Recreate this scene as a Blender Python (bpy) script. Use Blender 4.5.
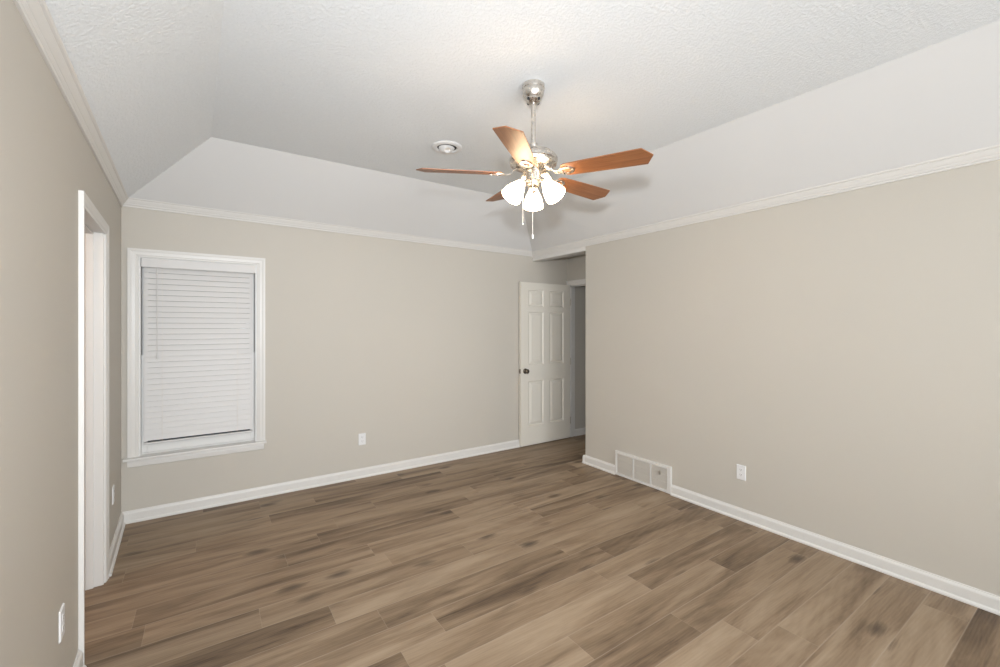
import bpy, bmesh, math, random
from mathutils import Vector, Matrix

for o in list(bpy.data.objects):
    bpy.data.objects.remove(o)
SC = bpy.context.scene
COL = SC.collection
PI = math.pi
rad = math.radians

# ------------------------------------------------------------------ camera
# world frame: x along the back wall, y away from the camera (room is y < 0), z up
cam_d = bpy.data.cameras.new('camera')
cam_d.sensor_width = 36.0
cam_d.lens = 431.6 / 1000 * 36.0
cam_d.shift_y = -0.0075
cam_d.clip_start = 0.02
cam = bpy.data.objects.new('camera', cam_d)
cam.location = (0.5433, -4.2953, 1.5)
cam.rotation_euler = (rad(90), 0, rad(-34.078))
COL.objects.link(cam)
SC.camera = cam

# ------------------------------------------------------------------ world, exposure
W = bpy.data.worlds.new('night')
SC.world = W
W.use_nodes = True
W.node_tree.nodes['Background'].inputs['Color'].default_value = (0.10, 0.13, 0.18, 1)
W.node_tree.nodes['Background'].inputs['Strength'].default_value = 0.15
SC.view_settings.view_transform = 'Standard'
SC.view_settings.look = 'None'
SC.view_settings.gamma = 1.0
SC.view_settings.use_curve_mapping = False
SC.view_settings.exposure = 0.42


def light(name, kind, loc, energy, color=(1, 1, 1), target=None, **kw):
    d = bpy.data.lights.new(name, kind)
    d.energy = energy
    d.color = color
    for k, v in kw.items():
        setattr(d, k, v)
    o = bpy.data.objects.new(name, d)
    o.location = loc
    if target is not None:
        o.rotation_euler = (Vector(target) - Vector(loc)).to_track_quat('-Z', 'Y').to_euler()
    COL.objects.link(o)
    return o


# the photographer's flash just above the camera, its ceiling bounce, an added rear fill
FL = (0.893, 0.948, 1.0)
light('camera_flash', 'AREA', (0.545, -4.31, 1.79), 31, FL, (3.1, 0.0, 1.15),
      shape='DISK', size=0.10, spread=rad(130))
light('bounce_flash', 'AREA', (0.95, -6.9, 0.4), 106, FL, (1.0, -6.5, 2.87),
      shape='RECTANGLE', size=1.6, size_y=1.8)
light('rear_soft_fill', 'AREA', (2.1, -8.7, 1.65), 98, FL, (2.1, 0.0, 1.5),
      shape='RECTANGLE', size=2.2, size_y=1.7)  # soft fill added far behind the camera to even out the light


# ------------------------------------------------------------------ material helpers
def lin(r, g, b):
    f = lambda c: ((c / 255 + 0.055) / 1.055) ** 2.4 if c / 255 > 0.04045 else c / 255 / 12.92
    return (f(r), f(g), f(b), 1)


class NT:
    def __init__(self, name):
        self.m = bpy.data.materials.new(name)
        self.m.use_nodes = True
        self.t = self.m.node_tree
        self.b = self.t.nodes['Principled BSDF']

    def n(self, kind, **kw):
        x = self.t.nodes.new(kind)
        for k, v in kw.items():
            setattr(x, k, v)
        return x

    def l(self, a, b):
        self.t.links.new(a, b)

    def val(self, sock, v):
        if hasattr(v, 'is_linked') or isinstance(v, bpy.types.NodeSocket):
            self.l(v, sock)
        else:
            sock.default_value = v

    def math(self, op, a, b=0.0, c=None):
        x = self.n('ShaderNodeMath', operation=op)
        self.val(x.inputs[0], a)
        self.val(x.inputs[1], b)
        if c is not None:
            self.val(x.inputs[2], c)
        return x.outputs[0]

    def comb(self, x, y, z):
        c = self.n('ShaderNodeCombineXYZ')
        for i, v in enumerate((x, y, z)):
            self.val(c.inputs[i], v)
        return c.outputs[0]

    def noise(self, vec, scale, detail=3.0, rough=0.5, dist=0.0):
        x = self.n('ShaderNodeTexNoise')
        if vec is not None:
            self.l(vec, x.inputs['Vector'])
        x.inputs['Scale'].default_value = scale
        x.inputs['Detail'].default_value = detail
        x.inputs['Roughness'].default_value = rough
        x.inputs['Distortion'].default_value = dist
        return x.outputs[0]

    def ramp(self, fac, stops):
        r = self.n('ShaderNodeValToRGB')
        self.l(fac, r.inputs[0])
        e = r.color_ramp.elements
        while len(e) < len(stops):
            e.new(0.5)
        for el, (p, c) in zip(e, stops):
            el.position = p
            el.color = c if len(c) == 4 else (*c, 1)
        return r.outputs[0]

    def mix(self, fac, a, b, mode='MIX'):
        x = self.n('ShaderNodeMix', data_type='RGBA', blend_type=mode)
        self.val(x.inputs[0], fac)
        self.val(x.inputs[6], a)
        self.val(x.inputs[7], b)
        return x.outputs[2]

    def bump(self, h, strength, dist=0.01):
        x = self.n('ShaderNodeBump')
        x.inputs['Strength'].default_value = strength
        x.inputs['Distance'].default_value = dist
        self.l(h, x.inputs['Height'])
        self.l(x.outputs[0], self.b.inputs['Normal'])


def paint(name, col, rough=0.6, bump=0.0, scale=200, dist=0.002, spec=0.3, var=0.0):
    k = NT(name)
    k.b.inputs['Roughness'].default_value = rough
    k.b.inputs['Specular IOR Level'].default_value = spec
    tc = k.n('ShaderNodeTexCoord').outputs['Object']
    n = k.noise(tc, scale, 4.0, 0.6)
    lo = tuple(c * (1 - var) for c in col[:3]) + (1,)
    hi = tuple(min(1, c * (1 + var)) for c in col[:3]) + (1,)
    k.l(k.ramp(k.noise(tc, 1.3, 2.0), [(0.3, lo), (0.7, hi)]), k.b.inputs['Base Color'])
    if bump:
        k.bump(n, bump, dist)
    return k.m


def metal(name, col, rough=0.3):
    k = NT(name)
    k.b.inputs['Metallic'].default_value = 1.0
    k.b.inputs['Base Color'].default_value = (*col, 1)
    tc = k.n('ShaderNodeTexCoord').outputs['Object']
    n = k.noise(tc, 60, 2.0)
    k.l(k.ramp(n, [(0.3, (rough * 0.85,) * 3), (0.7, (rough * 1.15,) * 3)]), k.b.inputs['Roughness'])
    return k.m


WALL = (0.538, 0.502, 0.445)
M = {}
M['wall'] = paint('beige_wall_paint', WALL, 0.55, 0.12, 160, 0.0015, 0.25, 0.006)
M['ceil'] = paint('white_slope_paint', (0.675, 0.668, 0.66), 0.6, 0.10, 150, 0.0015, 0.2, 0.005)
M['trim'] = paint('white_trim_gloss', (0.695, 0.675, 0.645), 0.35, 0.03, 60, 0.001, 0.4, 0.004)
M['door'] = paint('white_door_paint', (0.73, 0.69, 0.615), 0.4, 0.04, 90, 0.001, 0.35, 0.004)
M['vinyl'] = paint('white_window_vinyl', (0.74, 0.73, 0.71), 0.4, 0.02, 60, 0.001, 0.4, 0.003)
M['blind'] = paint('white_blind_slat', (0.65, 0.635, 0.62), 0.45, 0.03, 80, 0.001, 0.4, 0.004)
M['plate'] = paint('white_plastic_plate', (0.75, 0.745, 0.745), 0.4, 0.02, 80, 0.001, 0.45, 0.003)
M['slot'] = paint('dark_slot', (0.05, 0.048, 0.045), 0.6)
M['dark'] = paint('dark_cavity', (0.03, 0.03, 0.03), 0.8)
M['grille'] = paint('beige_grille_metal', (0.72, 0.665, 0.59), 0.45, 0.03, 80, 0.001, 0.4, 0.004)
M['nickel'] = metal('brushed_nickel', (0.66, 0.62, 0.57), 0.28)
M['bronze'] = metal('dark_bronze', (0.16, 0.13, 0.10), 0.3)
M['steel'] = metal('zinc_steel', (0.55, 0.52, 0.48), 0.35)
M['chain'] = paint('white_chain', (0.82, 0.80, 0.76), 0.4)


def stipple():
    k = NT('stippled_ceiling_paint')
    k.b.inputs['Roughness'].default_value = 0.7
    k.b.inputs['Specular IOR Level'].default_value = 0.2
    tc = k.n('ShaderNodeTexCoord').outputs['Object']
    a = k.noise(tc, 62, 4.0, 0.65, 0.4)
    k.l(k.ramp(a, [(0.3, (0.795, 0.818, 0.838)), (0.7, (0.831, 0.854, 0.874))]), k.b.inputs['Base Color'])
    k.bump(k.ramp(a, [(0.40, (0, 0, 0)), (0.62, (1, 1, 1))]), 0.5, 0.004)
    return k.m


M['stipple'] = stipple()


def plank_floor():
    """grey-brown oak vinyl planks, 178 mm wide, running along x"""
    k = NT('oak_plank_floor')
    tc = k.n('ShaderNodeTexCoord').outputs['Object']
    sp = k.n('ShaderNodeSeparateXYZ')
    k.l(tc, sp.inputs[0])
    X, Y = sp.outputs[0], sp.outputs[1]
    Wd, Ln = 0.178, 1.22
    yy = k.math('DIVIDE', k.math('ADD', Y, 0.079), Wd)
    row = k.math('FLOOR', yy)
    wn = k.n('ShaderNodeTexWhiteNoise', noise_dimensions='1D')
    k.l(k.math('MULTIPLY', row, 7.31), wn.inputs['W'])
    xx = k.math('DIVIDE', k.math('ADD', X, k.math('MULTIPLY', wn.outputs[0], Ln)), Ln)
    colm = k.math('FLOOR', xx)
    wid = k.n('ShaderNodeTexWhiteNoise', noise_dimensions='3D')
    k.l(k.comb(row, colm, 3.7), wid.inputs['Vector'])
    idv = wid.outputs[0]
    ids = k.n('ShaderNodeSeparateColor')
    k.l(wid.outputs[1], ids.inputs[0])
    # coordinates inside a plank, shifted by its own id
    sx = k.math('ADD', X, k.math('MULTIPLY', ids.outputs[0], 37.0))
    sy = k.math('ADD', Y, k.math('MULTIPLY', ids.outputs[1], 19.0))
    # long cloudy streaks
    st = k.noise(k.comb(k.math('MULTIPLY', sx, 1.0), k.math('MULTIPLY', sy, 9.0), idv), 1.0, 4.0, 0.55, 0.7)
    st2 = k.noise(k.comb(k.math('MULTIPLY', sx, 3.6), k.math('MULTIPLY', sy, 34.0), idv), 1.0, 5.0, 0.65, 1.1)
    fine = k.noise(k.comb(k.math('MULTIPLY', sx, 9.0), k.math('MULTIPLY', sy, 95.0), idv), 1.0, 3.0, 0.6, 0.2)
    # cathedral grain
    wv = k.n('ShaderNodeTexWave', wave_type='RINGS', rings_direction='Z')
    k.l(k.comb(k.math('MULTIPLY', sx, 0.55), k.math('MULTIPLY', sy, 6.0), 0.0), wv.inputs['Vector'])
    wv.inputs['Scale'].default_value = 4.0
    wv.inputs['Distortion'].default_value = 5.0
    wv.inputs['Detail'].default_value = 3.0
    # knots
    vo = k.n('ShaderNodeTexVoronoi', feature='F1')
    k.l(k.comb(k.math('MULTIPLY', sx, 1.9), k.math('MULTIPLY', sy, 4.6), 0.0), vo.inputs['Vector'])
    vo.inputs['Scale'].default_value = 1.0
    kn = k.math('ADD', vo.outputs['Distance'], k.math('MULTIPLY', k.math('SUBTRACT', st2, 0.5), 0.22))
    knot = k.ramp(kn, [(0.04, (1, 1, 1)), (0.10, (0.7, 0.7, 0.7)), (0.19, (0, 0, 0))])
    tone = k.math('ADD', k.math('MULTIPLY', idv, 0.23), k.math('MULTIPLY_ADD', st, 1.15, -0.095))
    tone = k.math('ADD', tone, k.math('MULTIPLY', k.math('SUBTRACT', st2, 0.5), 0.38))
    tone = k.math('ADD', tone, k.math('MULTIPLY', k.math('SUBTRACT', fine, 0.5), 0.09))
    tone = k.math('ADD', tone, k.math('MULTIPLY', k.math('SUBTRACT', wv.outputs['Fac'], 0.5), 0.045))
    col = k.ramp(tone, [(0.25, (0.082, 0.053, 0.033)), (0.42, (0.173, 0.118, 0.074)),
                        (0.62, (0.266, 0.189, 0.122)), (0.90, (0.362, 0.273, 0.187))])
    col = k.mix(k.math('MULTIPLY', knot, 0.85), col, (0.072, 0.048, 0.033, 1))
    # seams
    fy = k.math('FRACT', yy)
    fx = k.math('FRACT', xx)
    ey = k.math('MULTIPLY', k.math('MINIMUM', fy, k.math('SUBTRACT', 1.0, fy)), Wd)
    ex = k.math('MULTIPLY', k.math('MINIMUM', fx, k.math('SUBTRACT', 1.0, fx)), Ln)
    e = k.math('MINIMUM', k.math('MULTIPLY', ex, 2.5), ey)
    seam = k.ramp(k.math('DIVIDE', e, 0.006), [(0.2, (1, 1, 1)), (0.6, (0, 0, 0))])
    col = k.mix(k.math('MULTIPLY', seam, 0.38), col, (0.42, 0.34, 0.265, 1))
    k.l(col, k.b.inputs['Base Color'])
    k.l(k.ramp(fine, [(0.3, (0.42,) * 3), (0.7, (0.54,) * 3)]), k.b.inputs['Roughness'])
    k.b.inputs['Specular IOR Level'].default_value = 0.3
    h = k.math('SUBTRACT', k.math('MULTIPLY', fine, 0.35), k.math('MULTIPLY', seam, 0.8))
    k.bump(h, 0.25, 0.001)
    return k.m


M['floor'] = plank_floor()


def blade_wood():
    k = NT('cherry_blade_wood')
    tc = k.n('ShaderNodeTexCoord').outputs['Object']
    mp = k.n('ShaderNodeMapping')
    k.l(tc, mp.inputs[0])
    mp.inputs['Scale'].default_value = (3.0, 60.0, 3.0)
    n = k.noise(mp.outputs[0], 1.0, 4.0, 0.6, 0.8)
    k.l(k.ramp(n, [(0.25, (0.160, 0.060, 0.022)), (0.5, (0.250, 0.098, 0.037)), (0.8, (0.330, 0.142, 0.060))]),
        k.b.inputs['Base Color'])
    k.b.inputs['Roughness'].default_value = 0.42
    return k.m


M['blade'] = blade_wood()


def shade_glass():
    k = NT('lit_frosted_glass')
    k.b.inputs['Base Color'].default_value = (0.9, 0.87, 0.8, 1)
    k.b.inputs['Roughness'].default_value = 0.4
    tc = k.n('ShaderNodeTexCoord').outputs['Object']
    n = k.noise(tc, 12, 2.0)
    k.l(k.ramp(n, [(0.3, (1.0, 0.70, 0.42)), (0.7, (1.0, 0.74, 0.46))]), k.b.inputs['Emission Color'])
    k.b.inputs['Emission Strength'].default_value = 17.0
    return k.m


M['shade'] = shade_glass()


def bulb_mat():
    k = NT('lit_bulb')
    tc = k.n('ShaderNodeTexCoord').outputs['Object']
    k.l(k.ramp(k.noise(tc, 10, 1.0), [(0.3, (1.0, 0.78, 0.52)), (0.7, (1.0, 0.82, 0.58))]),
        k.b.inputs['Emission Color'])
    k.b.inputs['Emission Strength'].default_value = 30.0
    return k.m


M['bulb'] = bulb_mat()


def pane_glass():
    k = NT('window_glass')
    k.b.inputs['Base Color'].default_value = (0.9, 0.93, 0.93, 1)
    k.b.inputs['Roughness'].default_value = 0.02
    k.b.inputs['Transmission Weight'].default_value = 1.0
    k.b.inputs['IOR'].default_value = 1.45
    return k.m


M['glass'] = pane_glass()


# ------------------------------------------------------------------ mesh helpers
def box(bm, x0, x1, y0, y1, z0, z1, fr=None):
    """axis box; fr(p) optionally maps each corner"""
    vs = []
    for z in (z0, z1):
        for x, y in ((x0, y0), (x1, y0), (x1, y1), (x0, y1)):
            p = Vector((x, y, z))
            vs.append(bm.verts.new(fr(p) if fr else p))
    for f in ((3, 2, 1, 0), (4, 5, 6, 7), (0, 1, 5, 4), (1, 2, 6, 5), (2, 3, 7, 6), (3, 0, 4, 7)):
        bm.faces.new([vs[i] for i in f])
    return vs


def frustum(bm, x0, x1, z0, z1, y0, y1, inset, fr=None):
    """raised field: base rect at y0, smaller rect at y1"""
    a = [(x0, y0, z0), (x1, y0, z0), (x1, y0, z1), (x0, y0, z1)]
    b = [(x0 + inset, y1, z0 + inset), (x1 - inset, y1, z0 + inset), (x1 - inset, y1, z1 - inset), (x0 + inset, y1, z1 - inset)]
    A = [bm.verts.new(fr(Vector(p)) if fr else p) for p in a]
    B = [bm.verts.new(fr(Vector(p)) if fr else p) for p in b]
    bm.faces.new(B)
    bm.faces.new(A[::-1])
    for i in range(4):
        j = (i + 1) % 4
        bm.faces.new([A[i], A[j], B[j], B[i]])


def lathe(bm, prof, seg=32, mat=None, cap=True):
    """prof: list of (r, z) about z"""
    rings = []
    for r, z in prof:
        ring = []
        for i in range(seg):
            a = 2 * PI * i / seg
            p = Vector((r * math.cos(a), r * math.sin(a), z))
            ring.append(bm.verts.new(mat @ p if mat else p))
        rings.append(ring)
    for a, b in zip(rings, rings[1:]):
        for i in range(seg):
            j = (i + 1) % seg
            bm.faces.new([a[i], a[j], b[j], b[i]])
    if cap:
        bm.faces.new(rings[0][::-1])
        bm.faces.new(rings[-1])


def tube(bm, pts, r, seg=10):
    pts = [Vector(p) for p in pts]
    rs = r if isinstance(r, (list, tuple)) else [r] * len(pts)
    rings = []
    up = Vector((0.3, 0.2, 1)).normalized()
    for i, p in enumerate(pts):
        d = (pts[min(i + 1, len(pts) - 1)] - pts[max(i - 1, 0)]).normalized()
        s = d.cross(up)
        if s.length < 1e-3:
            s = d.cross(Vector((1, 0, 0)))
        s.normalize()
        t = s.cross(d).normalized()
        rings.append([bm.verts.new(p + (s * math.cos(2 * PI * k / seg) + t * math.sin(2 * PI * k / seg)) * rs[i]) for k in range(seg)])
    for a, b in zip(rings, rings[1:]):
        for i in range(seg):
            j = (i + 1) % seg
            bm.faces.new([a[i], a[j], b[j], b[i]])
    bm.faces.new(rings[0][::-1])
    bm.faces.new(rings[-1])


def sweep(bm, prof, A, B, n, dzA=0.0, dzB=0.0):
    """extrude profile [(offset along n, z)] from A to B (2D points)"""
    n = Vector((n[0], n[1], 0)).normalized()
    ra, rb = [], []
    for d, z in prof:
        ra.append(bm.verts.new(Vector((A[0], A[1], z + dzA)) + n * d))
        rb.append(bm.verts.new(Vector((B[0], B[1], z + dzB)) + n * d))
    k = len(prof)
    for i in range(k):
        j = (i + 1) % k
        bm.faces.new([ra[i], ra[j], rb[j], rb[i]])
    bm.faces.new(ra[::-1])
    bm.faces.new(rb)


def obj(name, bm, mat, parent=None, loc=None, smooth=False, bevel=0.0, angle=35, seg=2):
    bmesh.ops.recalc_face_normals(bm, faces=bm.faces)
    me = bpy.data.meshes.new(name)
    bm.to_mesh(me)
    bm.free()
    o = bpy.data.objects.new(name, me)
    COL.objects.link(o)
    for m in (mat if isinstance(mat, (list, tuple)) else [mat]):
        me.materials.append(m)
    if parent is not None:
        o.parent = parent
    if loc is not None:
        o.location = loc
    if smooth:
        for p in me.polygons:
            p.use_smooth = True
        me.set_sharp_from_angle(angle=rad(angle))
    if bevel:
        md = o.modifiers.new('bevel', 'BEVEL')
        md.width = bevel
        md.segments = seg
        md.limit_method = 'ANGLE'
        md.angle_limit = rad(40)
    return o


def NB():
    return bmesh.new()


def struct(o, label, cat):
    o['kind'] = 'structure'
    o['label'] = label
    o['category'] = cat
    return o


def tag(o, label, cat, group=None):
    o['label'] = label
    o['category'] = cat
    if group:
        o['group'] = group
    return o


def empty(name, loc, label, cat, group=None, rz=0.0):
    o = bpy.data.objects.new(name, None)
    o.empty_display_size = 0.1
    o.location = loc
    o.rotation_euler = (0, 0, rz)
    COL.objects.link(o)
    return tag(o, label, cat, group)


# ------------------------------------------------------------------ dimensions
YB = 0.02          # back wall plane
XR = 3.965         # right wall plane
YREAR = -9.0       # wall behind the camera
KL = 0.044         # the left wall leans in by this per metre
XLEFT = lambda y: -KL * y
nl = Vector((1, KL, 0)).normalized()      # left wall inward normal
dl = Vector((KL, -1, 0)).normalized()     # along the left wall towards the camera


def LW(p):
    """left wall frame: p.x = distance off the wall, p.y = -(distance from the back corner), p.z"""
    return Vector((0, 0, p.z)) + nl * p.x + dl * (-p.y)


HT = 2.46
# ------------------------------------------------------------------ floor
bm = NB()
box(bm, -2.4, 7.0, -9.2, 1.2, -0.05, 0.0)
struct(obj('floor', bm, M['floor']), 'grey-brown oak plank floor running through the empty room', 'floor')

# ------------------------------------------------------------------ walls
WX0, WX1, WZ0, WZ1 = 0.100, 0.897, 0.485, 2.036     # window opening in back wall
bm = NB()
box(bm, -0.3, WX0, YB, YB + 0.16, 0, HT)
box(bm, WX1, 7.0, YB, YB + 0.16, 0, HT)
box(bm, WX0, WX1, YB, YB + 0.16, 0, WZ0)
box(bm, WX0, WX1, YB, YB + 0.16, WZ1, HT)
struct(obj('wall_back', bm, M['wall']), 'beige painted wall holding the window with white blinds', 'wall')

YJ0, YJ1 = -0.92, -1.645      # left doorway opening
bm = NB()
box(bm, -0.13, 0, YJ0, 0.15, 0, HT, LW)
box(bm, -0.13, 0, -9.3, YJ1, 0, HT, LW)
box(bm, -0.13, 0, YJ1, YJ0, 2.055, HT, LW)
struct(obj('wall_left', bm, M['wall']), 'beige painted wall with the white-cased doorway', 'wall')

YE = -0.905
bm = NB()
box(bm, XR, XR + 0.12, -9.2, YE, 0, HT)
struct(obj('wall_right', bm, M['wall'], bevel=0.004), 'large beige painted wall with the floor-level return grille', 'wall')

bm = NB()
box(bm, XR - 0.002, XR + 0.12, YE, YB, 2.325, HT)
struct(obj('wall_header', bm, M['trim'], bevel=0.003), 'white header strip above the opening to the entry nook', 'wall')

bm = NB()
box(bm, -0.3, XR + 0.12, YREAR - 0.15, YREAR, 0, HT)
struct(obj('wall_front', bm, M['wall']), 'beige painted wall behind the camera', 'wall')

# entry nook: wall with the doorway, and its end wall
XD = 4.56
DY0, DY1 = 0.018, -0.862
bm = NB()
box(bm, XD, XD + 0.12, DY0, YB, 0, HT)
box(bm, XD, XD + 0.12, -1.1, DY1, 0, HT)
box(bm, XD, XD + 0.12, DY1, DY0, 2.055, HT)
struct(obj('wall_nook', bm, M['wall']), 'beige wall of the entry nook holding the open doorway', 'wall')
bm = NB()
box(bm, XR + 0.12, XD, -1.22, -1.1, 0, HT)
struct(obj('wall_nook_end', bm, M['wall']), 'short beige end wall of the entry nook behind the right wall', 'wall')
bm = NB()
box(bm, XR + 0.12, 7.0, -1.3, YB + 0.16, 2.42, 2.46)
struct(obj('ceiling_nook', bm, M['ceil']), 'flat white ceiling over the entry nook and hall', 'ceiling')
bm = NB()
box(bm, 6.9, 7.0, -1.3, YB, 0, HT)
box(bm, XD + 0.12, 7.0, -1.3, -1.2, 0, HT)
struct(obj('wall_hall', bm, M['wall']), 'dim beige hall walls seen past the open panel door', 'wall')

# adjoining room behind the left doorway
bm = NB()
box(bm, -2.4, -2.3, -2.9, 0.15, 0, HT)
box(bm, -2.4, -0.13, 0.05, 0.15, 0, HT)
box(bm, -2.4, -0.02, -2.9, -2.8, 0, HT)
struct(obj('wall_side_room', bm, M['wall']), 'walls of the side room beyond the left doorway', 'wall')
bm = NB()
box(bm, -2.4, -0.02, -2.9, 0.15, 2.42, 2.46)
struct(obj('ceiling_side_room', bm, M['ceil']), 'white ceiling of the side room beyond the left doorway', 'ceiling')
light('side_room_lamp', 'POINT', (-1.1, -1.5, 2.2), 16, (1.0, 0.62, 0.36), shadow_soft_size=0.12)

# ------------------------------------------------------------------ tray ceiling
ZC = 2.87
CH, CD = 0.069, 0.045       # crown height, projection
fA, fB = Vector((0.561, -0.53, ZC)), Vector((3.370, -0.53, ZC))
fC, fD = Vector((3.620, -8.45, ZC)), Vector((0.748, -8.45, ZC))
bm = NB()
vs = [bm.verts.new(p) for p in (fA, fB, fC, fD)]
vt = [bm.verts.new(p + Vector((0, 0, 0.05))) for p in (fA, fB, fC, fD)]
bm.faces.new(vs)
bm.faces.new(vt[::-1])
for i in range(4):
    j = (i + 1) % 4
    bm.faces.new([vs[i], vs[j], vt[j], vt[i]])
struct(obj('ceiling', bm, M['stipple']), 'flat stippled white tray ceiling carrying the fan', 'ceiling')


def crown_low_left(y):
    return 2.402 + 0.0155 * max(y, -3.2)


def crown_low_back(x):
    return 2.407 - 0.027 * x / XR


def crown_low_right(y):
    return 2.369


def slope(name, mat, label, a0, a1, b0, b1, n):
    """sloped plane: bottom edge a0-a1 (front top edge of the crown moulding), top edge b0-b1; extended down behind the crown to the wall"""
    bm = NB()
    ext = []
    for a, b in ((a0, b0), (a1, b1)):
        h = Vector((b.x - a.x, b.y - a.y, 0))
        k = 0.06 / max(abs(h.dot(Vector((n[0], n[1], 0)).normalized())), 1e-3)
        ext.append(a - (b - a) * k)
    # ruled surface between the two edges
    N = 24
    e0, e1 = ext
    rows = [[bm.verts.new(e0.lerp(e1, i / N).lerp(b0.lerp(b1, i / N), j / 6)) for j in range(7)] for i in range(N + 1)]
    for i in range(N):
        for j in range(6):
            bm.faces.new([rows[i][j], rows[i + 1][j], rows[i + 1][j + 1], rows[i][j + 1]])
    o = obj(name, bm, mat)
    md = o.modifiers.new('thickness', 'SOLIDIFY')
    md.thickness = 0.04
    md.offset = 1.0 if o.data.polygons[0].normal.z > 0 else -1.0
    return struct(o, label, 'ceiling')


def lpt(y, d, z):
    p = LW(Vector((d, y, 0)))
    return Vector((p.x, p.y, z))


cLB = Vector((lpt(-0.025, CD, 0).x, YB - CD, crown_low_left(0) + CH))       # back-left crown corner
cRB = Vector((XR - CD, YB - CD, crown_low_right(0) + CH + 0.006))
cRF = Vector((XR - CD, YREAR + CD, crown_low_right(0) + CH))
cLF = lpt(YREAR + CD, CD, crown_low_left(-3.2) + CH)
slope('ceiling_slope_left', M['stipple'], 'stippled white sloped tray ceiling above the left wall', cLF, cLB, fD, fA, nl)
slope('ceiling_slope_back', M['ceil'], 'smooth white sloped tray ceiling above the window wall', cLB, cRB, fA, fB, (0, -1))
slope('ceiling_slope_right', M['ceil'], 'smooth white sloped tray ceiling above the right wall', cRB, cRF, fB, fC, (-1, 0))
slope('ceiling_slope_front', M['ceil'], 'smooth white sloped tray ceiling behind the camera', cRF, cLF, fC, fD, (0, 1))

# crown moulding
CP = [(0, 0), (0.009, 0), (0.011, 0.004), (0.011, 0.009), (0.007, 0.011), (0.013, 0.016), (0.017, 0.022), (0.017, 0.026),
      (0.021, 0.029), (0.029, 0.041), (0.034, 0.050), (0.034, 0.054), (0.041, 0.057), (0.045, 0.062), (0.045, 0.069), (0.0, 0.069)]
bm = NB()
sweep(bm, CP, (-0.05, YB), (XR, YB), (0, -1), crown_low_back(0), crown_low_back(XR))
struct(obj('trim_1', bm, M['trim']), 'white crown moulding along the window wall', 'crown moulding')
bm = NB()
sweep(bm, CP, (XR, YB), (XR, YREAR), (-1, 0), 2.369, 2.369)
struct(obj('trim_2', bm, M['trim']), 'white crown moulding along the right wall', 'crown moulding')
bm = NB()
p0, p1, p2 = LW(Vector((0, 0.1, 0))), LW(Vector((0, -3.2, 0))), LW(Vector((0, -9.05, 0)))
sweep(bm, CP, p0.xy, p1.xy, nl, crown_low_left(0.1), crown_low_left(-3.2))
sweep(bm, CP, p1.xy, p2.xy, nl, crown_low_left(-3.2), crown_low_left(-3.2))
struct(obj('trim_3', bm, M['trim']), 'white crown moulding along the left wall', 'crown moulding')

# ------------------------------------------------------------------ baseboards
BP = [(0, 0), (0.027, 0), (0.027, 0.008), (0.023, 0.015), (0.017, 0.019), (0.016, 0.022), (0.016, 0.070), (0.013, 0.078), (0.008, 0.083), (0.006, 0.090), (0, 0.090)]
bm = NB()
sweep(bm, BP, (-0.02, YB), (XD, YB), (0, -1))
struct(obj('baseboard_back', bm, M['trim']), 'white baseboard along the window wall', 'baseboard')
bm = NB()
sweep(bm, BP, (XR, YE - 0.0), (XR, -1.337), (-1, 0))
sweep(bm, BP, (XR, -1.973), (XR, YREAR), (-1, 0))
sweep(bm, BP, (XR - 0.027, YE), (XR + 0.12, YE), (0, 1))
struct(obj('baseboard_right', bm, M['trim']), 'white baseboard along the right wall, broken by the grille', 'baseboard')
bm = NB()
q = lambda y: LW(Vector((0, y, 0))).xy
sweep(bm, BP, q(0.05), q(-0.85), nl)
sweep(bm, BP, q(-1.715), q(-9.05), nl)
struct(obj('baseboard_left', bm, M['trim']), 'white baseboard along the left wall, broken by the doorway', 'baseboard')
bm = NB()
sweep(bm, BP, (XD + 0.12, YB), (6.9, YB), (0, -1))
struct(obj('baseboard_hall', bm, M['trim']), 'white baseboard in the dim hall past the open door', 'baseboard')

# ------------------------------------------------------------------ door casings
# colonial casing profile across its width: (distance from inner edge, thickness)
CAS = [(0, 0), (0, 0.008), (0.004, 0.010), (0.012, 0.010), (0.018, 0.013), (0.040, 0.015), (0.050, 0.018), (0.065, 0.018), (0.065, 0)]


def casing(bm, fr, a0, a1, z1, z0=0.0, w=0.065, prof=CAS):
    """mitred three-sided casing round an opening a0..a1, top z1; fr maps (off wall, along, z)"""
    s = 1 if a1 > a0 else -1
    k = w / 0.065
    stations = []
    for i in range(4):
        ring = []
        for t, th in prof:
            t = t * k
            if i == 0:
                p = (th, a0 - s * t, z0)
            elif i == 1:
                p = (th, a0 - s * t, z1 + t)
            elif i == 2:
                p = (th, a1 + s * t, z1 + t)
            else:
                p = (th, a1 + s * t, z0)
            ring.append(bm.verts.new(fr(Vector(p))))
        stations.append(ring)
    m = len(prof)
    for A, B in zip(stations, stations[1:]):
        for i in range(m):
            j = (i + 1) % m
            bm.faces.new([A[i], A[j], B[j], B[i]])
    bm.faces.new(stations[0][::-1])
    bm.faces.new(stations[-1])


bm = NB()
casing(bm, LW, YJ0 + 0.005, YJ1 - 0.005, 2.035, w=0.058)
struct(obj('trim_4', bm, M['trim']), 'white door casing round the left doorway', 'door casing')
bm = NB()
J = 0.018
box(bm, -0.132, 0.001, YJ0 - J, YJ0, 0, 2.055, LW)
box(bm, -0.132, 0.001, YJ1, YJ1 + J, 0, 2.055, LW)
box(bm, -0.132, 0.001, YJ1 + J, YJ0 - J, 2.037, 2.055, LW)
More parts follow.
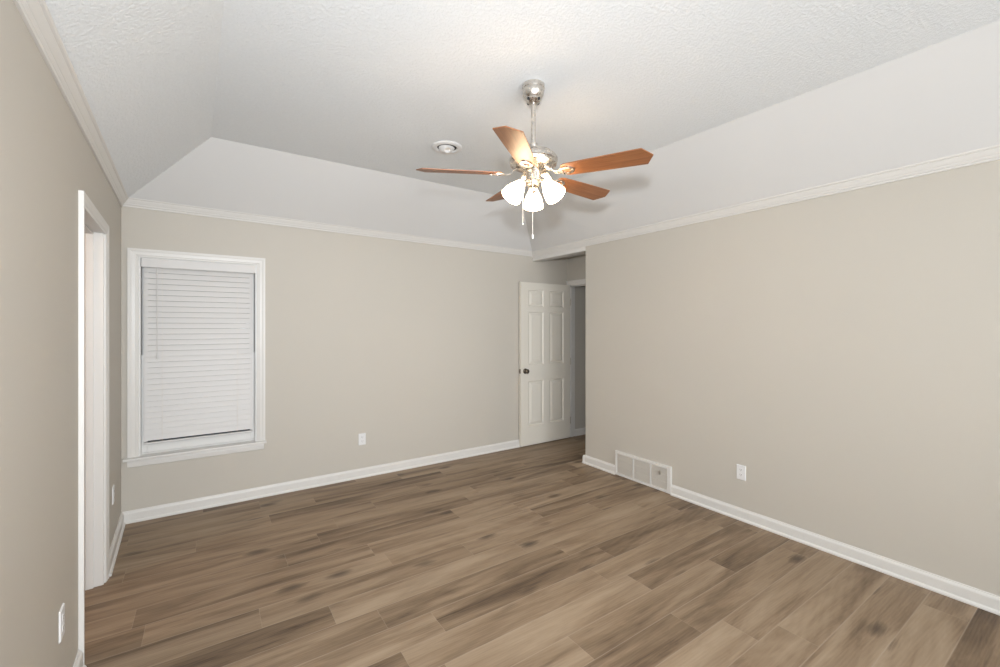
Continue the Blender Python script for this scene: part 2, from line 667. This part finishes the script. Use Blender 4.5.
# door stops
box(bm, -0.075, -0.042, YJ0 - J - 0.011, YJ0 - J, 0, 2.037, LW)
box(bm, -0.075, -0.042, YJ1 + J, YJ1 + J + 0.011, 0, 2.037, LW)
box(bm, -0.075, -0.042, YJ1 + J, YJ0 - J, 2.026, 2.037, LW)
struct(obj('trim_5', bm, M['trim'], bevel=0.0015), 'white jamb lining inside the left doorway', 'door jamb')


def DW(p):  # nook doorway frame: off wall towards -x
    return Vector((XD - p.x, p.y, p.z))


bm = NB()
casing(bm, DW, DY0 - 0.013, DY1 + 0.013, 2.045, w=0.060)
struct(obj('trim_6', bm, M['trim']), 'white door casing round the entry doorway beside the open door', 'door casing')
bm = NB()
box(bm, XD - 0.001, XD + 0.122, DY0 - J, DY0, 0, 2.055)
box(bm, XD - 0.001, XD + 0.122, DY1, DY1 + J, 0, 2.055)
box(bm, XD - 0.001, XD + 0.122, DY1 + J, DY0 - J, 2.037, 2.055)
box(bm, XD + 0.04, XD + 0.075, DY0 - J - 0.011, DY0 - J, 0, 2.037)
box(bm, XD + 0.04, XD + 0.075, DY1 + J, DY0 - J, 2.026, 2.037)
struct(obj('trim_7', bm, M['trim'], bevel=0.0015), 'white jamb lining inside the entry doorway', 'door jamb')

# ------------------------------------------------------------------ open six-panel door (lies back along the window wall)
DX0, DX1, DYF, DTH = 3.735, 4.556, -0.036, 0.034
door = struct(bpy.data.objects.new('door_1', None), 'white six-panel door standing open against the window wall', 'door')
door.location = (DX1, DYF + DTH / 2, 0)
COL.objects.link(door)
ox, oy = DX1, DYF + DTH / 2
L_ = DX1 - DX0
bm = NB()
xs = [-L_, -L_ + 0.118, -L_ + 0.364, -0.360, -0.114, 0.0]
zs = [0.014, 0.25, 0.812, 1.015, 1.68, 1.745, 1.955, 2.045]
h = DTH / 2
box(bm, xs[0], xs[1], -h, h, zs[0], zs[7])
box(bm, xs[4], xs[5], -h, h, zs[0], zs[7])
for i in (0, 2, 4, 6):
    box(bm, xs[1], xs[4], -h, h, zs[i], zs[i + 1])
for i in (1, 3, 5):
    box(bm, xs[2], xs[3], -h, h, zs[i], zs[i + 1])
    for a, b in ((xs[1], xs[2]), (xs[3], xs[4])):
        box(bm, a, b, -h + 0.011, h - 0.011, zs[i], zs[i + 1])
        for s in (-1, 1):
            # sloped sticking round the panel, then the raised field
            for (x0, x1, z0, z1, dx, dz) in ((a, a + 0.014, zs[i], zs[i + 1], 1, 0), (b, b - 0.014, zs[i], zs[i + 1], -1, 0)):
                v = [bm.verts.new(p) for p in ((x0, s * h * 0.98, z0), (x1, s * (h - 0.011), z0), (x1, s * (h - 0.011), z1), (x0, s * h * 0.98, z1))]
                bm.faces.new(v)
            for (z0, z1) in ((zs[i], zs[i] + 0.014), (zs[i + 1], zs[i + 1] - 0.014)):
                v = [bm.verts.new(p) for p in ((a, s * h * 0.98, z0), (b, s * h * 0.98, z0), (b, s * (h - 0.011), z1), (a, s * (h - 0.011), z1))]
                bm.faces.new(v)
            frustum(bm, a + 0.020, b - 0.020, zs[i] + 0.020, zs[i + 1] - 0.020, s * (h - 0.011), s * (h - 0.002), 0.030)
obj('leaf', bm, M['door'], door)
# knob, rose and latch plate
bm = NB()
R = Matrix.Translation((-L_ + 0.066, -h, 0.940)) @ Matrix.Rotation(rad(90), 4, 'X')
lathe(bm, [(0.033, 0), (0.033, 0.005), (0.028, 0.009), (0.013, 0.012), (0.012, 0.028), (0.020, 0.034), (0.027, 0.043), (0.028, 0.051), (0.022, 0.059), (0.010, 0.063)], 24, R)
o = obj('door_knob', bm, M['bronze'], door, smooth=True)
o['label'] = 'dark bronze round door knob'
bm = NB()
box(bm, -L_ - 0.0015, -L_ + 0.001, -0.0125, 0.0125, 0.912, 0.968)
box(bm, -L_ - 0.010, -L_ + 0.001, -0.006, 0.006, 0.932, 0.948)
o = obj('latch_plate', bm, M['bronze'], door, bevel=0.0008)
o['label'] = 'dark bronze latch plate on the door edge'
for z in (0.24, 1.03, 1.82):
    bm = NB()
    tube(bm, [(0.004, -h - 0.004, z - 0.045), (0.004, -h - 0.004, z + 0.045)], 0.006, 10)
    box(bm, -0.0005, 0.0015, -h, h, z - 0.044, z + 0.044)
    obj('hinge', bm, M['steel'], door, smooth=True)

# ------------------------------------------------------------------ window
win = struct(bpy.data.objects.new('window_1', None), 'white double-hung window behind closed white blinds', 'window')
win.location = ((WX0 + WX1) / 2, YB, WZ0)
COL.objects.link(win)
wx, wy, wz = win.location
wb = lambda bm, x0, x1, y0, y1, z0, z1: box(bm, x0 - wx, x1 - wx, y0 - wy, y1 - wy, z0 - wz, z1 - wz)


def WF(p):
    return Vector((p.y - wx, -p.x, p.z - wz))


bm = NB()
casing(bm, WF, WX0, WX1, WZ1 - 0.005, z0=0.494, w=0.064)
obj('casing', bm, M['trim'], win)
bm = NB()
wb(bm, WX0, WX0 + 0.012, YB - 0.001, YB + 0.16, WZ0, WZ1)
wb(bm, WX1 - 0.012, WX1, YB - 0.001, YB + 0.16, WZ0, WZ1)
wb(bm, WX0 + 0.012, WX1 - 0.012, YB - 0.001, YB + 0.16, WZ1 - 0.012, WZ1)
wb(bm, WX0 + 0.012, WX1 - 0.012, YB + 0.05, YB + 0.16, WZ0 + 0.001, WZ0 + 0.02)
obj('window_frame', bm, M['vinyl'], win)
bm = NB()
wb(bm, 0.012, 0.968, YB - 0.052, YB, 0.475, 0.495)
wb(bm, WX0 + 0.001, WX1 - 0.001, YB, YB + 0.05, 0.486, 0.495)
obj('window_sill', bm, M['trim'], win, bevel=0.005, seg=3)
bm = NB()
sweep(bm, [(0, 0.418 - wz), (0.010, 0.418 - wz), (0.014, 0.426 - wz), (0.016, 0.455 - wz), (0.012, 0.475 - wz), (0, 0.475 - wz)], (0.034 - wx, 0), (0.950 - wx, 0), (0, -1))
obj('apron', bm, M['trim'], win)
SX0, SX1 = WX0 + 0.012, WX1 - 0.012


def sash(z0, z1, yc, st, rb, rt):
    bm = NB()
    y0, y1 = yc - 0.017, yc + 0.017
    wb(bm, SX0, SX0 + st, y0, y1, z0, z1)
    wb(bm, SX1 - st, SX1, y0, y1, z0, z1)
    wb(bm, SX0 + st, SX1 - st, y0, y1, z0, z0 + rb)
    wb(bm, SX0 + st, SX1 - st, y0, y1, z1 - rt, z1)
    s = obj('sash', bm, M['vinyl'], win, bevel=0.003)
    bm = NB()
    wb(bm, SX0 + st - 0.004, SX1 - st + 0.004, yc - 0.003, yc + 0.003, z0 + rb - 0.004, z1 - rt + 0.004)
    obj('pane', bm, M['glass'], s)


sash(0.507, 1.275, YB + 0.068, 0.036, 0.060, 0.036)
sash(1.245, 2.024, YB + 0.106, 0.036, 0.036, 0.040)

# ------------------------------------------------------------------ blinds
BY = YB + 0.026
BX0, BX1 = 0.128, 0.866
blind = empty('window_blind', ((BX0 + BX1) / 2, BY, 2.02), 'closed white slatted blind hanging inside the window frame', 'window blind')
bx, by, bz = blind.location
bb = lambda bm, x0, x1, y0, y1, z0, z1: box(bm, x0 - bx, x1 - bx, y0 - by, y1 - by, z0 - bz, z1 - bz)
bm = NB()
bb(bm, 0.116, 0.884, YB - 0.014, YB - 0.006, 1.957, 2.026)
bb(bm, 0.118, 0.882, YB - 0.006, YB + 0.045, 1.985, 2.024)
obj('headrail', bm, M['blind'], blind, bevel=0.003)
bm = NB()
ZT, ZB = 1.962, 0.601
NS = 31
pitch = (ZT - ZB) / NS
for i in range(NS):
    zc = ZB + (i + 0.5) * pitch
    hh = 0.0214
    tilt = rad(-8)
    # each slat slightly crowned
    prev = None
    row = []
    for s in (-1, -0.5, 0, 0.5, 1):
        cr = 0.0008 * (1 - s * s)
        yy = -math.sin(tilt) * s * hh - cr
        zz = math.cos(tilt) * s * hh
        row.append((yy, zz))
    sec = [(a, b) for a, b in row] + [(a + 0.0026, b) for a, b in row[::-1]]
    ra = [bm.verts.new((BX0 - bx, a, zc + b - bz)) for a, b in sec]
    rb = [bm.verts.new((BX1 - bx, a, zc + b - bz)) for a, b in sec]
    k = len(sec)
    for q_ in range(k):
        r_ = (q_ + 1) % k
        bm.faces.new([ra[q_], ra[r_], rb[r_], rb[q_]])
    bm.faces.new(ra[::-1])
    bm.faces.new(rb)
obj('slats', bm, M['blind'], blind)
bm = NB()
bb(bm, BX0, BX1, BY - 0.018, BY + 0.018, 0.576, 0.590)
obj('bottom_rail', bm, M['blind'], blind, bevel=0.003)
for cx in (0.243, 0.752):
    bm = NB()
    for yy in (-0.0145,):
        tube(bm, [(cx - bx, yy, 0.586 - bz), (cx - bx, yy, 1.96 - bz)], 0.0009, 6)
    obj('ladder_cord', bm, M['grille'], blind)
bm = NB()
tube(bm, [(0.213 - bx, -0.022, 1.955 - bz), (0.213 - bx, -0.022, 1.30 - bz)], 0.004, 8)
tube(bm, [(0.213 - bx, -0.022, 1.30 - bz), (0.213 - bx, -0.022, 1.24 - bz)], [0.004, 0.006], 8)
obj('tilt_wand', bm, M['blind'], blind, smooth=True)


# ------------------------------------------------------------------ wall plates
def outlet(loc, rz, label):
    """local frame: wall is the xz plane, -y faces the room"""
    t = empty('wall_outlet', loc, label, 'outlet', 'wall outlets', rz)
    bm = NB()
    w, hh, th = 0.036, 0.058, 0.006
    frustum(bm, -w, w, -hh, hh, 0.0, -th, 0.004)
    p = obj('cover_plate', bm, M['plate'], t, bevel=0.0012)
    for s in (-1, 1):
        bm = NB()
        rr = []
        for k in range(24):
            a = 2 * PI * k / 24
            x = max(-0.0145, min(0.0145, 0.0185 * math.cos(a)))
            rr.append((x, 0.0135 * math.sin(a) if abs(0.0185 * math.cos(a)) < 0.0145 else 0.0135 * math.sin(a)))
        va = [bm.verts.new((x, -th, s * 0.0195 + z)) for x, z in rr]
        vb = [bm.verts.new((x, -th - 0.0015, s * 0.0195 + z)) for x, z in rr]
        bm.faces.new(vb)
        bm.faces.new(va[::-1])
        for k in range(24):
            j = (k + 1) % 24
            bm.faces.new([va[k], va[j], vb[j], vb[k]])
        sk = obj('socket', bm, M['plate'], t)
        bm = NB()
        for x in (-0.0062, 0.0062):
            box(bm, x - 0.001, x + 0.001, -th - 0.0019, -th - 0.0010, s * 0.0195 + 0.000, s * 0.0195 + 0.008)
        lathe(bm, [(0.0022, 0), (0.0022, 0.0009)], 10, Matrix.Translation((0, -th - 0.0010, s * 0.0195 - 0.006)) @ Matrix.Rotation(rad(90), 4, 'X'))
        obj('slots', bm, M['slot'], sk)
    bm = NB()
    lathe(bm, [(0.003, 0), (0.003, 0.0012), (0.0015, 0.0016)], 12, Matrix.Translation((0, -th, 0)) @ Matrix.Rotation(rad(90), 4, 'X'))
    obj('screw', bm, M['plate'], t)
    return t


outlet((1.810, YB, 0.377), 0.0, 'white wall outlet below and right of the blind-covered window')
outlet((XR, -2.573, 0.366), rad(-90), 'white wall outlet on the right wall beside the return grille')
a_l = math.atan2(nl.y, nl.x) + rad(90)
p = LW(Vector((0, -0.50, 0)))
outlet((p.x, p.y, 0.385), a_l, 'white wall outlet in the corner strip between left doorway and window wall')
p = LW(Vector((0, -2.055, 0)))
outlet((p.x, p.y, 0.397), a_l, 'white wall outlet on the near side of the left doorway')

# ------------------------------------------------------------------ return air grille
VY0, VY1, VH = -1.3385, -1.9715, 0.247
vent = empty('return_air_grille', (XR, (VY0 + VY1) / 2, 0), 'white three-section return air grille at floor level in the right wall', 'vent', None, rad(-90))
# local: x = along (towards the camera = +x), -y into the room
hw = (VY0 - VY1) / 2
bm = NB()
B = 0.020
xs = [-hw, -hw + B, -hw + 0.211, -hw + 0.226, -hw + 0.408, -hw + 0.423, hw - 0.040, hw]
fd = -0.020
box(bm, xs[0], xs[1], fd, 0, 0.004, VH)
box(bm, xs[6], xs[7], fd, 0, 0.004, VH)
box(bm, xs[1], xs[6], fd, 0, 0.004, 0.026)
box(bm, xs[1], xs[6], fd, 0, VH - 0.030, VH)
box(bm, xs[2], xs[3], fd + 0.002, 0, 0.026, VH - 0.030)
box(bm, xs[4], xs[5], fd + 0.002, 0, 0.026, VH - 0.030)
obj('grille_frame', bm, M['trim'], vent, bevel=0.003)
for a, b in ((xs[1], xs[2]), (xs[3], xs[4]), (xs[5], xs[6])):
    bm = NB()
    box(bm, a, b, -0.003, 0.0, 0.026, VH - 0.030)
    n = 26
    for i in range(n):
        xc = a + (b - a) * (i + 0.5) / n
        sh = Matrix.Translation((xc, -0.0085, 0)) @ Matrix.Rotation(rad(35), 4, 'Z')
        box(bm, -0.0009, 0.0009, -0.0065, 0.0065, 0.026, VH - 0.030, lambda p, sh=sh: sh @ p)
    for zz in (0.090, 0.155):
        box(bm, a, b, -0.012, -0.003, zz - 0.0015, zz + 0.0015)
    obj('louver_panel', bm, M['grille'], vent)
bm = NB()
xm = (xs[5] + xs[6]) / 2 + 0.012
box(bm, xm - 0.004, xm + 0.004, -0.024, -0.012, 0.150, 0.185)
box(bm, xm - 0.003, xm + 0.003, -0.032, -0.022, 0.168, 0.181)
o = obj('damper_lever', bm, M['steel'], vent, bevel=0.0015)
o['label'] = 'small damper lever'

# ------------------------------------------------------------------ recessed eyeball light
rl = empty('recessed_light', (2.058, -1.332, ZC), 'round white recessed ceiling light with tilted eyeball', 'ceiling light')
bm = NB()
lathe(bm, [(0.078, -0.001), (0.116, -0.001), (0.117, -0.006), (0.110, -0.012), (0.094, -0.015), (0.080, -0.013), (0.074, -0.004), (0.074, -0.001)], 48, cap=False)
obj('trim_ring', bm, M['plate'], rl, smooth=True)
bm = NB()
lathe(bm, [(0.077, -0.0005), (0.077, -0.0025)], 40)
obj('recess_shade_disc', bm, M['dark'], rl)  # flat dark disc stands in for the shaded recess; ceiling is uncut
bm = NB()
tl = Matrix.Translation((0.004, 0.012, 0.022)) @ Matrix.Rotation(rad(-22), 4, 'X')
prof = []
for i in range(9):
    a = rad(90) * i / 8
    prof.append((0.066 * math.cos(a * 0.72), -0.048 * math.sin(a * 0.72) - 0.008))
prof += [(0.026, -0.036), (0.024, -0.022)]
lathe(bm, prof, 36, tl, cap=False)
obj('eyeball', bm, M['plate'], rl, smooth=True, angle=60)
bm = NB()
lathe(bm, [(0.0262, -0.030), (0.0262, -0.028)], 24, tl)
obj('lens', bm, M['grille'], rl)

# ------------------------------------------------------------------ ceiling fan
FX, FY = 2.075, -2.370
fan = empty('ceiling_fan', (FX, FY, ZC), 'brushed nickel ceiling fan with five wood blades and three lit shades', 'ceiling fan')
Z = lambda z: z - ZC       # local heights from world heights
bm = NB()
lathe(bm, [(0.060, Z(2.870)), (0.064, Z(2.866)), (0.064, Z(2.846)), (0.061, Z(2.842)), (0.062, Z(2.838)), (0.058, Z(2.812)), (0.048, Z(2.795)), (0.043, Z(2.790)), (0.043, Z(2.782)), (0.034, Z(2.770)), (0.022, Z(2.764)), (0.014, Z(2.764))], 40)
canopy = obj('canopy', bm, M['nickel'], fan, smooth=True)
for k in range(4):
    bm = NB()
    a = k * PI / 2 + rad(10)
    rr = Matrix.Rotation(a, 4, 'Z') @ Matrix.Translation((0.0395, 0, Z(2.779))) @ Matrix.Rotation(rad(110), 4, 'Y')
    lathe(bm, [(0.0085, -0.001), (0.0085, 0.004), (0.004, 0.006)], 12, rr)
    obj('hanger_screw', bm, M['dark'], canopy)
bm = NB()
tube(bm, [(0, 0, Z(2.766)), (0, 0, Z(2.520))], 0.0125, 20)
rod = obj('downrod', bm, M['nickel'], fan, smooth=True)
bm = NB()
lathe(bm, [(0.0125, Z(2.540)), (0.023, Z(2.536)), (0.024, Z(2.528)), (0.017, Z(2.505)), (0.021, Z(2.496)), (0.030, Z(2.490))], 28)
obj('coupling', bm, M['nickel'], rod, smooth=True)
bm = NB()
lathe(bm, [(0.030, Z(2.496)), (0.070, Z(2.492)), (0.100, Z(2.484)), (0.108, Z(2.480)), (0.109, Z(2.475)), (0.122, Z(2.468)), (0.133, Z(2.456)),
           (0.137, Z(2.446)), (0.137, Z(2.432)), (0.132, Z(2.427)), (0.135, Z(2.423)), (0.131, Z(2.412)), (0.112, Z(2.403)), (0.104, Z(2.398)), (0.070, Z(2.390)), (0.052, Z(2.387))], 48)
obj('motor_housing', bm, M['nickel'], fan, smooth=True, angle=28)
bm = NB()
lathe(bm, [(0.040, Z(2.388)), (0.046, Z(2.384)), (0.046, Z(2.372)), (0.043, Z(2.368)), (0.043, Z(2.334)), (0.047, Z(2.329)), (0.047, Z(2.322)), (0.036, Z(2.315))], 36)
obj('switch_housing', bm, M['nickel'], fan, smooth=True)
bm = NB()
lathe(bm, [(0.036, Z(2.317)), (0.040, Z(2.311)), (0.038, Z(2.296)), (0.026, Z(2.284)), (0.014, Z(2.280)), (0.012, Z(2.276)), (0.017, Z(2.270)), (0.017, Z(2.263)), (0.010, Z(2.256)), (0.003, Z(2.253))], 32)
obj('light_fitter', bm, M['nickel'], fan, smooth=True)

# blades
PH0 = 5.29
TILT = 0.0443
PITCH = rad(12.5)


def blade_mesh():
    bm = NB()
    # outline in (r, w): rounded root, straight flare, pointed tip
    pts = [(0.178, -0.030), (0.186, -0.046), (0.205, -0.055), (0.30, -0.060), (0.45, -0.0655), (0.620, -0.070),
           (0.661, 0.0), (0.620, 0.070), (0.45, 0.0655), (0.30, 0.060), (0.205, 0.055), (0.186, 0.046), (0.178, 0.030)]
    lo = [bm.verts.new((r, w, -0.003)) for r, w in pts]
    hi = [bm.verts.new((r, w, 0.003)) for r, w in pts]
    bm.faces.new(hi)
    bm.faces.new(lo[::-1])
    for i in range(len(pts)):
        j = (i + 1) % len(pts)
        bm.faces.new([lo[i], lo[j], hi[j], hi[i]])
    return bm


def iron_mesh(lift):
    """blade iron: forked leaf plate under the blade root, arm rising to the motor"""
    bm = NB()
    n = 28
    out, inn = [], []
    for k in range(n):
        a = 2 * PI * k / n
        r = 0.205 + 0.045 * math.cos(a)
        w = 0.034 * math.sin(a) * (1.0 - 0.15 * math.cos(a))
        out.append((r, w))
        inn.append((0.205 + 0.026 * math.cos(a), 0.018 * math.sin(a)))
    rings = []
    for z in (-0.0085, -0.0032):
        rings.append(([bm.verts.new((r, w, z)) for r, w in out], [bm.verts.new((r, w, z)) for r, w in inn]))
    for k in range(n):
        j = (k + 1) % n
        (o0, i0), (o1, i1) = rings
        bm.faces.new([o0[k], o0[j], i0[j], i0[k]])
        bm.faces.new([o1[k], i1[k], i1[j], o1[j]])
        bm.faces.new([o0[k], o1[k], o1[j], o0[j]])
        bm.faces.new([i0[k], i0[j], i1[j], i1[k]])
    # flat tapered arm from the plate up to the motor
    st = [(0.170, 0.020, -0.006), (0.150, 0.017, -0.006), (0.132, 0.016, 0.0), (0.115, 0.018, lift * 0.55), (0.098, 0.021, lift * 0.9), (0.076, 0.022, lift)]
    prev = None
    for r, w, z in st:
        ring = [bm.verts.new(p) for p in ((r, -w, z - 0.003), (r, w, z - 0.003), (r, w * 0.85, z + 0.003), (r, -w * 0.85, z + 0.003))]
        if prev:
            for i in range(4):
                j = (i + 1) % 4
                bm.faces.new([prev[i], prev[j], ring[j], ring[i]])
        else:
            bm.faces.new(ring[::-1])
        prev = ring
    bm.faces.new(prev)
    for w in (-0.024, 0.024):
        lathe(bm, [(0.005, -0.0105), (0.005, -0.008)], 10, Matrix.Translation((0.205, w, 0)))
    lathe(bm, [(0.005, -0.0105), (0.005, -0.008)], 10, Matrix.Translation((0.240, 0, 0)))
    return bm


for k in range(5):
    th = rad(PH0 + 72 * k)
    up = math.atan(TILT * math.sin(th))
    bl = obj('blade', blade_mesh(), M['blade'], fan, bevel=0.0012, seg=1)
    bl.matrix_local = Matrix.Translation((0, 0, Z(2.3590))) @ Matrix.Rotation(th, 4, 'Z') @ Matrix.Rotation(-up, 4, 'Y') @ Matrix.Rotation(-PITCH, 4, 'X')
    ir = obj('blade_iron', iron_mesh(0.030), M['nickel'], bl, smooth=True)
    ir['label'] = 'brushed nickel bracket under the blade root'

# lamps
SH = [(0.017, 0.000), (0.020, -0.002), (0.024, -0.010), (0.034, -0.030), (0.045, -0.055), (0.053, -0.080), (0.057, -0.100), (0.0595, -0.116)]
for k in range(3):
    az = rad(51.5 + 120 * k)
    R = Matrix.Rotation(az, 4, 'Z')
    neck = Vector((0.070, 0, Z(2.310)))
    tl = Matrix.Rotation(rad(-38), 4, 'Y')
    bm = NB()
    mt = R @ Matrix.Translation(neck) @ tl
    tube(bm, [R @ Vector((0.030, 0, Z(2.308))), R @ Vector((0.048, 0, Z(2.316))), R @ Vector((0.066, 0, Z(2.314)))], 0.008, 10)
    lathe(bm, [(0.008, 0.006), (0.018, 0.003), (0.021, -0.002), (0.021, -0.012), (0.018, -0.014)], 24, mt)
    arm = obj('lamp_holder', bm, M['nickel'], fan, smooth=True)
    bm = NB()
    inner = [(r - 0.003, z) for r, z in SH[::-1]]
    lathe(bm, SH + inner, 36, mt @ Matrix.Translation((0, 0, -0.004)), cap=False)
    s = obj('lamp_shade', bm, M['shade'], fan, smooth=True, angle=60)
    s['label'] = 'lit frosted white bell glass shade'
    bm = NB()
    lathe(bm, [(0.008, -0.018), (0.012, -0.030), (0.020, -0.050), (0.022, -0.062), (0.018, -0.075), (0.008, -0.083), (0.002, -0.084)], 20, mt)
    obj('bulb', bm, M['bulb'], s, smooth=True)

# pull chains (left of the housing, and its camera side)
rv = Vector((0.8283, -0.5603, 0))
cv = Vector((-0.62, -0.78, 0)).normalized()
for base, ztop, zend, fob in ((rv * -0.060, 2.33, 2.075, 0.010), (cv * 0.050 + rv * -0.004, 2.33, 1.985, 0.028)):
    bm = NB()
    start = base.normalized() * 0.044
    tube(bm, [(start.x, start.y, Z(ztop)), (base.x * 0.97, base.y * 0.97, Z(ztop - 0.004)), (base.x, base.y, Z(ztop - 0.012)), (base.x, base.y, Z(zend))], 0.0012, 8)
    c = obj('pull_chain', bm, M['chain'], fan)
    bm = NB()
    lathe(bm, [(0.0015, zend - ZC + fob), (0.0045, zend - ZC + fob * 0.8), (0.005, zend - ZC + fob * 0.2), (0.002, zend - ZC - 0.001)], 12, Matrix.Translation((base.x, base.y, 0)))
    obj('fob', bm, M['chain'], c, smooth=True)
